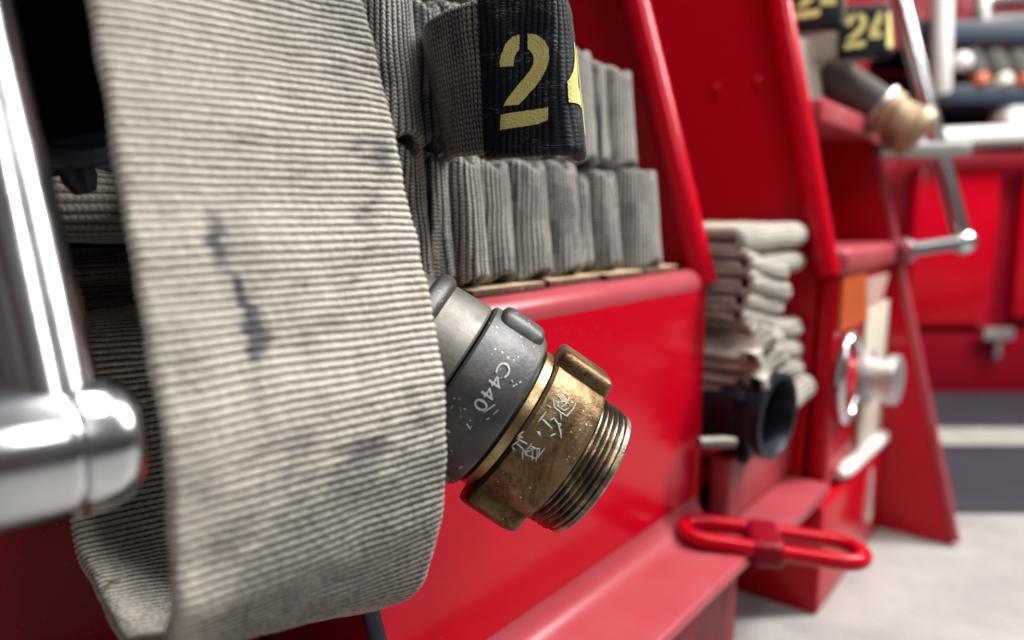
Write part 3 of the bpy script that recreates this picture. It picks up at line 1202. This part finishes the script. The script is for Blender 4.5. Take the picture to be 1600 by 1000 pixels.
# hose behind the coupling, curving up into the bay
b0 = Tip + Ax * -.175
pl = [b0, b0 - Ax * .05 + UP * .004, b0 - Ax * .085 + UP * .035 + Vector((0, .03, 0)), b0 - Ax * .09 + UP * .09 + Vector((0, .10, 0)), b0 - Ax * .07 + UP * .13 + Vector((0, .22, 0))]
pl = [Vector(p) for p in catmull(pl, 10)]
mb = MB()
mb.tube(pl, .038, 40)
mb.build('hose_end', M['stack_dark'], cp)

# engraved C440 around the swivel
cu = D.curves.new('mark_text', 'FONT')
cu.body = 'C440'
cu.size = 1.0
cu.space_character = 1.12
to = D.objects.new('mark_text', cu)
COL.objects.link(to)
dg = bpy.context.evaluated_depsgraph_get()
tm = D.meshes.new_from_object(to.evaluated_get(dg))
D.objects.remove(to)
D.curves.remove(cu)
bm = bmesh.new()
bm.from_mesh(tm)
D.meshes.remove(tm)
xs_ = [v.co.x for v in bm.verts]
xc_, wt = (min(xs_) + max(xs_)) / 2, max(xs_) - min(xs_)
bmesh.ops.subdivide_edges(bm, edges=bm.edges[:], cuts=2)


def hit_cyl(px, py, r):
    """where the sight line meets the coupling at radius r -> (s, angle)"""
    d = ray(px, py).normalized()
    o = EYE - Tip
    dd = d - Ax * d.dot(Ax)
    oo = o - Ax * o.dot(Ax)
    a, b, c = dd.dot(dd), 2 * dd.dot(oo), oo.dot(oo) - r * r
    disc = b * b - 4 * a * c
    if disc < 0:
        return None
    t = (-b - math.sqrt(disc)) / (2 * a)
    p = o + d * t
    return p.dot(Ax), math.atan2(p.dot(E2), p.dot(E1))


s_c, a_c = hit_cyl(771, 603, .0572)
HT = .0082
for v in bm.verts:
    x, y = v.co.x - xc_, v.co.y
    ang = a_c + x / wt * .0330 / .0572
    s = s_c - HT / 2 + y * HT / .69
    v.co = cyl(s, ang, .05755)
me = D.meshes.new('engraved_number')
bmesh.ops.recalc_face_normals(bm, faces=bm.faces[:])
bm.to_mesh(me)
bm.free()
link('engraved_number', me, M['engraving'], sw)


def strokes(name, lst, r, mat, parent, org=(780, 590), k=7.143, wd=.0008):
    mb = MB()
    for st in lst:
        pts = []
        w = wd
        if isinstance(st[0], (int, float)):
            w = st[0]
            st = st[1]
        for (x, y) in st:
            h = hit_cyl(org[0] + x / k, org[1] + y / k, r)
            if h:
                pts.append(cyl(h[0], h[1], r + .0001))
        if len(pts) >= 2:
            if len(pts) == 2:
                pts = [pts[0], pts[0].lerp(pts[1], .3), pts[0].lerp(pts[1], .7), pts[1]]
            rad = [w * .35] + [w * .6 * random.uniform(.8, 1.1) for _ in pts[1:-1]] + [w * .3]
            mb.tube(pts, rad, 6)
    return mb.build(name, mat, parent)


ST = [
    [(210, 650), (275, 600)], [(195, 680), (320, 745)], [(150, 755), (240, 690)], [(140, 765), (175, 810)], [(185, 730), (270, 800)], [(215, 735), (330, 880)],
    [(262, 810), (258, 915)], [(270, 800), (310, 880)], [(300, 815), (365, 735)], [(290, 835), (400, 790)], [(340, 790), (460, 795)], [(375, 785), (365, 930)],
    [(425, 800), (412, 940)], [(330, 870), (420, 910)], [(440, 880), (510, 785)], [(450, 800), (435, 900)], [(310, 800), (290, 850)], [(340, 760), (430, 800)],
    [(240, 640), (210, 700)], [(205, 655), (262, 668)],
    (.0011, [(425, 600), (445, 640)]), (.001, [(445, 600), (455, 650)]),
    (.001, [(520, 385), (480, 440), (435, 495)]), (.0011, [(480, 465), (590, 570)]),
    (.0009, [(565, 475), (610, 455), (650, 515), (690, 520)]), (.0009, [(655, 520), (680, 600), (690, 680)]), (.0009, [(570, 655), (630, 625)]), (.0007, [(690, 520), (660, 560)]),
    (.0009, [(600, 240), (610, 330), (680, 390), (750, 430), (800, 380)]), (.0009, [(680, 390), (690, 470)]), (.0009, [(620, 190), (680, 230), (700, 300)]),
    (.0009, [(750, 180), (775, 230), (740, 300), (690, 330)]), (.0008, [(855, 280), (825, 350), (780, 400)]), (.0008, [(640, 280), (720, 270), (790, 300)]),
    (.0008, [(650, 200), (710, 170), (760, 210)]), (.0007, [(660, 250), (650, 320), (720, 370), (780, 340)]), (.0007, [(540, 310), (575, 340)]),
]
strokes('scratched_marks', ST, .0542, M['engraving'], ring)
SC2 = [(.0009, [(690, 470), (690.6, 472)]), (.0010, [(729, 662), (735, 671)]), (.0012, [(698, 672), (703, 676)]), (.0006, [(755, 645), (774, 632)]), (.0009, [(799, 594), (801, 598)]),
       (.0009, [(801, 605), (804, 602)]), (.0009, [(811, 599), (814, 596)]), (.0006, [(765, 652), (760, 656)]), (.0006, [(742, 628), (744, 630)]), (.0005, [(770, 648), (779, 640)])]
for st_ in SC2:
    strokes('scratch', [st_], .0572, M['engraving'], sw, (0, 0), 1.0)

# ================================================================== BIG SUCTION COUPLINGS (near bay, second bay)
def big_coupling(name, c, ax, r, label, mat=M['navy'], group=None, deep=.12):
    e = empty(name, c)
    tag(e, label, 'hose coupling', group)
    k = r / .052
    mb = MB()
    mb.lathe(c, ax, [(-deep, .040 * k), (-deep, .047 * k), (-.045, .047 * k), (-.043, .056 * k), (-.034, .057 * k), (-.032, .050 * k), (-.022, .050 * k), (-.020, .054 * k), (-.016, .054 * k),
                     (-.014, .0505 * k), (-.008, .0505 * k), (-.006, .053 * k), (-.001, .053 * k), (0, .0515 * k), (0, .046 * k), (-.003, .0445 * k), (-.05, .042 * k), (-deep + .01, .040 * k)], 72)
    body = mb.build('body', mat, e)
    mb = MB()
    mb.lathe(c, ax, [(-deep * .6, 0), (-deep * .6, .0395 * k)], 40)
    mb.build('bore', M['black'], e)
    a = Vector(ax).normalized()
    e1 = UP - a * UP.dot(a)
    e2 = a.cross(e1)
    for an in (R(60), R(150), R(200), R(300)):
        d = (e1 * math.cos(an) + e2 * math.sin(an)).normalized()
        mb = MB()
        p = Vector(c) + a * -.028
        mb.tube([p + d * .045 * k, p + d * .060 * k, p + d * .066 * k], [.009, .009, .006], 12)
        mb.build('lug', M['navy'], body)
    return e


c_ = Vector((.930, .302, Z(-.256)))
bc = big_coupling('hose_coupling', c_, (-.10, -1, -.04), .056, 'dark blue open coupling below the pale hose pile in the second bay')
a = on_y(1108, 694, .350)
mb = MB()
mb.tube([a + Vector((-.008, .01, .002)), a + Vector((.018, -.01, 0)), a + Vector((.03, -.02, -.001))], [.007, .008, .006], 14)
mb.build('handle', M['ferrule'], bc)
c_ = on_depth(98, 55, .375)
big_coupling('hose_coupling', c_, (.28, -1, 0), .062, 'black open pipe coupling behind the chrome rail and hanging hose loop', M['navy'], deep=.2)

# near bay: dim flaked hose under the pipe
nb = empty('fire_hose', (.1, .6, Z(-.1)))
tag(nb, 'dim brown hose flaked flat in the dark bay behind the chrome rail', 'fire hose')


def flat_fold(parent, x0, x1, y, z, th, mat, depth=.2, tilt=0.0, seed=0.0, gap=.010, yaw=0.0, K=24, rpr=4, x_off=0.0):
    """a U-bend of hose lying flat, its bend facing out (-y); width runs along x"""
    r = gap
    pts = [(y + depth, z + r), (y + depth * .5, z + r), (y + .02, z + r)]
    for k in range(1, 8):
        a = math.pi / 2 + math.pi * k / 8
        pts.append((y + .02 + (r + .012) * math.cos(a), z + r * math.sin(a)))
    pts += [(y + .02, z - r), (y + depth * .5, z - r), (y + depth, z - r)]
    A0 = [(x0 + yaw * (p[0] - y), p[0], p[1] - tilt / 2) for p in pts]
    A1 = [(x1 + yaw * (p[0] - y), p[0] + x_off, p[1] + tilt / 2) for p in pts]
    return hose('fold', A0, A1, mat, parent, thick=th, rpr=rpr, K=K, E=8, amp=.0006, dirt=noise_dirt(.35, 20, seed, 0), wob=.002, seed=seed)


pt = on_depth(120, 300, .46)
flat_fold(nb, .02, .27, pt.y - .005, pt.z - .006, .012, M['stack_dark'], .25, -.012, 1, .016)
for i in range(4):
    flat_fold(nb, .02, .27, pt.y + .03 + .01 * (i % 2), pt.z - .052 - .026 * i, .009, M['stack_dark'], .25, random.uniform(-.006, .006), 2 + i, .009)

# ================================================================== SECOND BAY: pale hose pile
pile = empty('fire_hose', (1.05, .5, Z(-.3)))
tag(pile, 'pale hose flaked into a loose pile between two red dividers', 'fire hose')


def layer(parent, xa, xb, za, zb, y, t, mat, seed, depth=.2, yaw=0.0, rpr=4):
    """doubled hose lying flat: two layers joined by a round nose that faces out"""
    r, th = t * .26, t * .46
    prof = [(y + depth, r), (y + depth * .55, r * 1.02), (y + t / 2 + .012, r * 1.02)]
    for k in range(0, 9):
        a = math.pi / 2 + math.pi * k / 8
        prof.append((y + t / 2 + r * 1.05 * math.cos(a), r * math.sin(a)))
    prof += [(y + t / 2 + .012, -r * 1.02), (y + depth * .55, -r * 1.02), (y + depth, -r)]
    A0 = [(xa + yaw * (p - y), p, za + q_) for p, q_ in prof]
    A1 = [(xb + yaw * (p - y), p - .006, zb + q_) for p, q_ in prof]
    return hose('fold', A0, A1, mat, parent, thick=th, rpr=rpr, K=22, E=8, amp=.0005, dirt=noise_dirt(.5, 24, seed, .02), wob=.0007, seed=seed)


for i, (xa, xb, pa, pb, t, y) in enumerate([
    (.898, 1.132, 376, 366, 42, .345), (.985, 1.134, 412, 408, 35, .347), (.96, 1.095, 448, 456, 28, .38),
    (.898, 1.025, 404, 430, 33, .338), (.898, 1.03, 432, 462, 33, .336), (.898, 1.02, 460, 486, 33, .342), (.898, 1.0, 488, 504, 24, .346),
    (.93, 1.128, 498, 521, 33, .350), (1.025, 1.136, 549, 549, 35, .344), (1.03, 1.138, 579, 580, 36, .341), (1.055, 1.140, 640, 606, 42, .322),
    (.915, 1.022, 518, 534, 33, .337), (.91, 1.022, 546, 560, 33, .336), (.91, 1.02, 580, 588, 33, .338),
    (.897, .950, 622, 545, 36, .316), (.897, .934, 578, 516, 30, .324)]):
    ca, cb = 1155.0 / (xa * .784 + y * .621), 1155.0 / (xb * .784 + y * .621)
    layer(pile, xa, xb, Z(-(pa - 335) / ca), Z(-(pb - 335) / cb), y, t / (ca + cb) * 2, M['pale'], 20 + i * 1.7)

# ================================================================== THIRD BAY: numbered hoses
def far_number(label, px, py, w, h, d, depth=.22):
    e = empty('fire_hose', on_depth(px, py, d))
    tag(e, label, 'fire hose', 'numbered hose ends in the far bay')
    a, b = on_depth(px - w / 2, py, d), on_depth(px + w / 2, py - 6, d - .01)
    hh = h / FPX * d
    back = Vector((.05, .16, 0))
    P = [a + back, a, b, b + back * .9]
    P = round_poly([Vector((p.x, p.y, 0)) for p in P], [.014, .014], 6)
    z0, z1 = on_depth(px, py, d).z - hh / 2, on_depth(px, py, d).z + hh / 2
    lo = [(p.x, p.y, z0) for p in P]
    hi = [(p.x, p.y + .012, z1) for p in P]
    hose('hose_jacket', lo, hi, M['pale'], e, thick=.009, rpr=3, K=16, amp=.0004, spline=False)
    lo = [(p.x, p.y, z0 - .003) for p in P[2:-2]]
    hi = [(p.x, p.y + .012, z1 + .003) for p in P[2:-2]]
    s_, F = hose('number_sleeve', lo, hi, M['sleeve'], e, thick=.015, rpr=3, K=16, amp=.0003, spline=False)
    q = F['q']
    mi = len(q) // 2
    side = 1 if Vector(F['N'][mi]).dot(EYE - Vector(F['C'][mi])) > 0 else -1

    def mp(s, hgt):
        C = Vector([np.interp(s, q, F['C'][:, k]) for k in range(3)])
        W = Vector([np.interp(s, q, F['W'][:, k]) for k in range(3)]).normalized()
        Nn = Vector([np.interp(s, q, F['N'][:, k]) for k in range(3)]).normalized()
        return C + W * (hgt - hh / 2) + Nn * (.0085 * side)
    k = hh * .72 / 576
    polys = [zp(P_, 1.0, 378, 786, k) for P_ in TWO]
    decal('digit', polys, lambda s, g: mp(s + q[-1] * .13, g + hh * .14), M['yellow'], s_, cell=.0012, wear=0)
    kk = hh * .72 / 62
    polys = [[(x * kk * .8, y * kk) for x, y in P_] for P_ in FOUR[:2]]
    decal('digit', polys, lambda s, g: mp(min(s + q[-1] * .56, q[-1]), g + hh * .14), M['yellow'], s_, cell=.0012, wear=0)
    return e


far_number('far hose end with a black sleeve marked 24, cut by the top of the picture', 1286, -4, 78, 92, 1.20)
far_number('far hose end with a black sleeve marked 24, beside the far chrome rail', 1362, 50, 72, 72, 1.29)
fh = empty('fire_hose', (1.38, .5, Z(.17)))
tag(fh, 'pale hose folded upright on the far red shelf beneath the number sleeves', 'fire hose')
for i, (xa_, xb_, zt_, y) in enumerate([(1.166, 1.205, .42, .362), (1.207, 1.243, .37, .352), (1.245, 1.283, .33, .358), (1.285, 1.325, .315, .350), (1.327, 1.365, .31, .358), (1.367, 1.405, .30, .352), (1.407, 1.447, .29, .358)]):
    fold(fh, xa_, xb_, Z(.172), Z(zt_), y, M['pale'], depth=.2, seed=200 + i, lean=.2, dirtl=.5, rpr=3, K=16)

# far hose end with a tan brass nozzle
a, b = on_depth(1318, 130, 1.36), on_depth(1442, 215, 1.30)
nz = empty('hose_nozzle', b)
tag(nz, 'tan brass hose nozzle drooping beside the far chrome rail', 'hose nozzle')
mb = MB()
d_ = (b - a)
pts = [a - d_ * .25, a, a + d_ * .3, a + d_ * .52]
mb.tube([Vector(p) for p in catmull(pts, 6)], .034, 24)
mb.build('hose_end', M['pale'], nz)
ln = d_.length
mb = MB()
mb.lathe(a, d_, [(ln * .50, .03), (ln * .50, .040), (ln * .60, .042), (ln * .62, .036), (ln * .80, .040), (ln * .84, .046), (ln * .95, .044), (ln * .98, .036), (ln * 1.0, .030), (ln * .98, 0)], 36)
nb_ = mb.build('nozzle_body', M['tan'], nz)
mb = MB()
mb.lathe(a, d_, [(ln * .455, .03), (ln * .455, .043), (ln * .495, .043), (ln * .495, .03)], 36)
mb.build('collar', M['steel'], nz)
# dark bracket under the nozzle
mb = MB()
p = on_depth(1402, 236, 1.40)
Mx = Matrix.Translation(p) @ Matrix.Rotation(YAW - math.pi / 2, 4, 'Z')
mb.box((-.055, -.05, -.012), (.11, .05, .012), .003, 2, Mx)
mb.build('bracket', M['steel'], eng)

# ================================================================== SECOND VEHICLE, beyond
DV = 2.42
v2 = empty('fire_engine', cam(.9, DV + .3, -EYE.z))
tag(v2, 'second red fire engine with dark lower body and open equipment shelves', 'fire engine')
RotV = Matrix.Rotation(YAW - math.pi / 2, 4, 'Z')      # local x = right, local y = away


def vbox(name, x0, y0, x1, y1, d0, d1, mat, parent=v2, bev=.006):
    """panel parallel to the face of the second vehicle"""
    a, b = on_depth(x0, y1, DV), on_depth(x1, y0, DV)
    ra, rb = (a - EYE).dot(RT), (b - EYE).dot(RT)
    mb = MB()
    Mx = Matrix.Translation((EYE.x, EYE.y, 0)) @ RotV
    mb.box((ra, DV + d0, a.z), (rb, DV + d1, b.z), bev, 2, Mx)
    return mb.build(name, mat, parent)


body = vbox('body', 1330, 236, 1800, 632, .05, .9, M['red_dark'], bev=.01)
vbox('lower_panel', 1335, 520, 1800, 634, .02, .055, M['red_dark'])
pn = vbox('locker_door', 1415, 256, 1572, 512, .0, .055, M['red'], bev=.02)
vbox('locker_door', 1585, 262, 1800, 500, .01, .055, M['red'], bev=.02)
h_ = vbox('handle', 1532, 512, 1580, 530, -.02, .0, M['steel'], pn, .004)
vbox('handle_stem', 1551, 530, 1561, 560, -.015, .019, M['steel'], h_, .002)
vbox('trim_strip', 1330, 634, 1800, 646, .0, .3, M['amber'], bev=.002)
vbox('step', 1330, 647, 1800, 662, -.02, .3, M['steel'], bev=.003)
vbox('shelf_back', 1330, -160, 1800, 235, .45, .5, M['red_dark'])
vbox('shelf_bar', 1440, 132, 1800, 162, .0, .04, M['navy_bar'])
vbox('shelf_bar', 1420, 30, 1800, 66, .0, .04, M['navy_bar'])
vbox('shelf', 1420, 163, 1800, 168, .04, .44, M['navy_bar'], bev=.001)
vbox('shelf', 1420, 67, 1800, 72, .04, .44, M['navy_bar'], bev=.001)
vbox('side_wall', 1318, -160, 1330, 640, .0, .9, M['red_dark'])
vbox('kick_plate', 1330, 664, 1800, 700, .12, .16, M['mat_dark'])
# white pipe rail and upright
a, b = on_depth(1432, 218, DV - .06), on_depth(1700, 206, DV - .06)
mb = MB()
mb.tube([a, a.lerp(b, .5), b], .032, 20)
mb.build('pipe_rail', M['white'], v2)
a, b = on_depth(1470, 148, DV - .04), on_depth(1474, -60, DV - .04)
mb = MB()
mb.tube([a, a.lerp(b, .03), a.lerp(b, .5), b], [.02, .029, .029, .029], 20)
mb.build('upright', M['white'], v2)
# folded pale hoses and steel gear on its shelves
shelf_items = [(1500, 1540), (1536, 1574), (1570, 1606), (1602, 1640)]
eh = empty('fire_hose', on_depth(1540, 130, DV + .1))
tag(eh, 'pale hose with orange ends folded on the shelf of the second engine', 'fire hose')
for i, (x0, x1) in enumerate(shelf_items):
    a, b = on_depth(x0, 130, DV + .06), on_depth(x1, 78, DV + .06)
    mb = MB()
    r_ = .022
    Lc = [a.lerp(b, t) for t in (0, .33, .66, 1)]
    pts = [on_depth(x0 + 6 + 22 * t, 74 + 48 * t, DV + .06 - .04 * t) for t in (0, .1, .3, .6, .9, 1)]
    mb.tube(pts, [.02, .034, .036, .036, .035, .022], 18)
    f_ = mb.build('fold', M['pale'], eh)
    mb = MB()
    p = pts[-1]
    mb.lathe(p, (pts[-1] - pts[-2]), [(-.004, .02), (-.004, .030), (.028, .030), (.034, .022), (.034, 0)], 18)
    mb.build('hose_cap', M['orange'] if i % 2 == 0 else M['cream'], f_)
mb = MB()
p = on_depth(1503, 96, DV - .03)
prof = [(-.03 * math.cos(t), .03 * math.sin(t)) for t in np.linspace(.01, math.pi - .01, 12)]
mb.lathe(p, (0, 0, 1), prof, 20)
mb.build('glint_knob', M['white'], v2)  # white ball stands in for a bright glint of light
mb = MB()
p = on_depth(1578, 184, DV + .06)
mb.lathe(p, -FH, [(-.03, 0), (-.03, .05), (0, .06), (.03, .056), (.05, .04), (.055, 0)], 24)
tag(mb.build('fitting', M['white'], None), 'white round fitting on the lower shelf of the second engine', 'fitting')
mb = MB()
pts = [on_depth(1536, 40, DV + .05), on_depth(1536, 8, DV + .05), on_depth(1560, -4, DV + .05), on_depth(1700, -8, DV + .05)]
mb.tube([Vector(p) for p in catmull(pts, 6)], .026, 18)
mb.build('steel_pipe', M['steel'], v2)
mb = MB()
a, b = on_depth(1545, 30, DV + .1), on_depth(1700, 22, DV + .1)
mb.tube([a, b], .022, 18)
mb.build('steel_pipe', M['steel'], v2)

# ================================================================== CAMERA, LIGHT, WORLD
cd = D.cameras.new('Camera')
co = D.objects.new('Camera', cd)
COL.objects.link(co)
co.location = EYE
rot = Matrix((RT, CU, -FW)).transposed()
co.rotation_euler = rot.to_euler()
cd.sensor_width = 36
cd.lens = 36 * FPX / 1600
cd.clip_start = .01
cd.clip_end = 100
cd.dof.use_dof = True
cd.dof.focus_distance = .475
cd.dof.aperture_fstop = cd.lens / 9.6
SC.camera = co

w = D.worlds.new('World')
SC.world = w
w.use_nodes = True
nt = w.node_tree
bg = nt.nodes['Background']
tc = N(nt, 'ShaderNodeTexCoord')
sp = N(nt, 'ShaderNodeSeparateXYZ')
nt.links.new(tc.outputs['Generated'], sp.inputs[0])
g = math_n(nt, 'MULTIPLY_ADD', sp.outputs[2], .5, .5)
c = ramp(nt, g, [(0, (.03, .03, .034)), (.42, (.055, .052, .055)), (.54, (.13, .128, .13)), (.72, (.58, .59, .60)), (1, (.85, .87, .9))])
n1 = noise_n(nt, 3.2, 3, .5, tc.outputs['Generated'])
c = mixc(nt, ramp(nt, n1, [(.45, (0,) * 3), (.62, (.4,) * 3)]), c, (.05, .055, .07))
dt = N(nt, 'ShaderNodeVectorMath', operation='DOT_PRODUCT')
nt.links.new(tc.outputs['Generated'], dt.inputs[0])
dt.inputs[1].default_value = (-.78, -.58, .22)
side = ramp(nt, dt.outputs['Value'], [(.35, (0,) * 3), (.8, (1,) * 3)])  # bright patch added behind the camera for the chrome to reflect
n2 = noise_n(nt, 5.0, 2, .5, tc.outputs['Generated'])
sc_ = ramp(nt, n2, [(.42, (.10, .07, .09)), (.48, (.34, .13, .14)), (.56, (.50, .47, .44)), (.70, (.72, .72, .72))])
c = mixc(nt, side, c, sc_)
nt.links.new(c, bg.inputs[0])
bg.inputs[1].default_value = .27


def area(name, loc, target, size, power, col=(1, 1, 1), sy=None):
    l = D.lights.new(name, 'AREA')
    l.energy = power
    l.color = col
    l.size = size
    if sy:
        l.shape = 'RECTANGLE'
        l.size_y = sy
    o = D.objects.new(name, l)
    COL.objects.link(o)
    o.location = loc
    o.rotation_euler = (Vector(target) - Vector(loc)).to_track_quat('-Z', 'Y').to_euler()
    return o


# unseen overhead lamps for the light from above; the frontal one is added fill
area('unseen_overhead_lamp', (2.1, -.72, 2.4), (.5, .3, .55), .28, 88, (1, .985, .96), 1.5)
area('unseen_overhead_lamp', (2.6, -1.3, 2.8), (1.4, .3, .5), .35, 95, (1, .98, .95), 1.8)
area('unseen_overhead_lamp', (.1, -1.9, 2.6), (.4, .3, .6), .30, 27, (1, .98, .96), 1.2)  # unseen frontal fill, added to brighten the folded hose
area('unseen_overhead_lamp', (.8, .05, 2.6), (.8, .15, .4), .25, 44, (1, .985, .96), 1.6)  # unseen, added for the ledge highlight and the lit shelf tops

SC.view_settings.view_transform = 'Standard'
SC.view_settings.look = 'None'
SC.view_settings.exposure = 0
SC.view_settings.gamma = 1
SC.cycles.use_denoising = True
try:
    SC.cycles.denoiser = 'OPENIMAGEDENOISE'
except Exception:
    pass
SC.cycles.max_bounces = 8
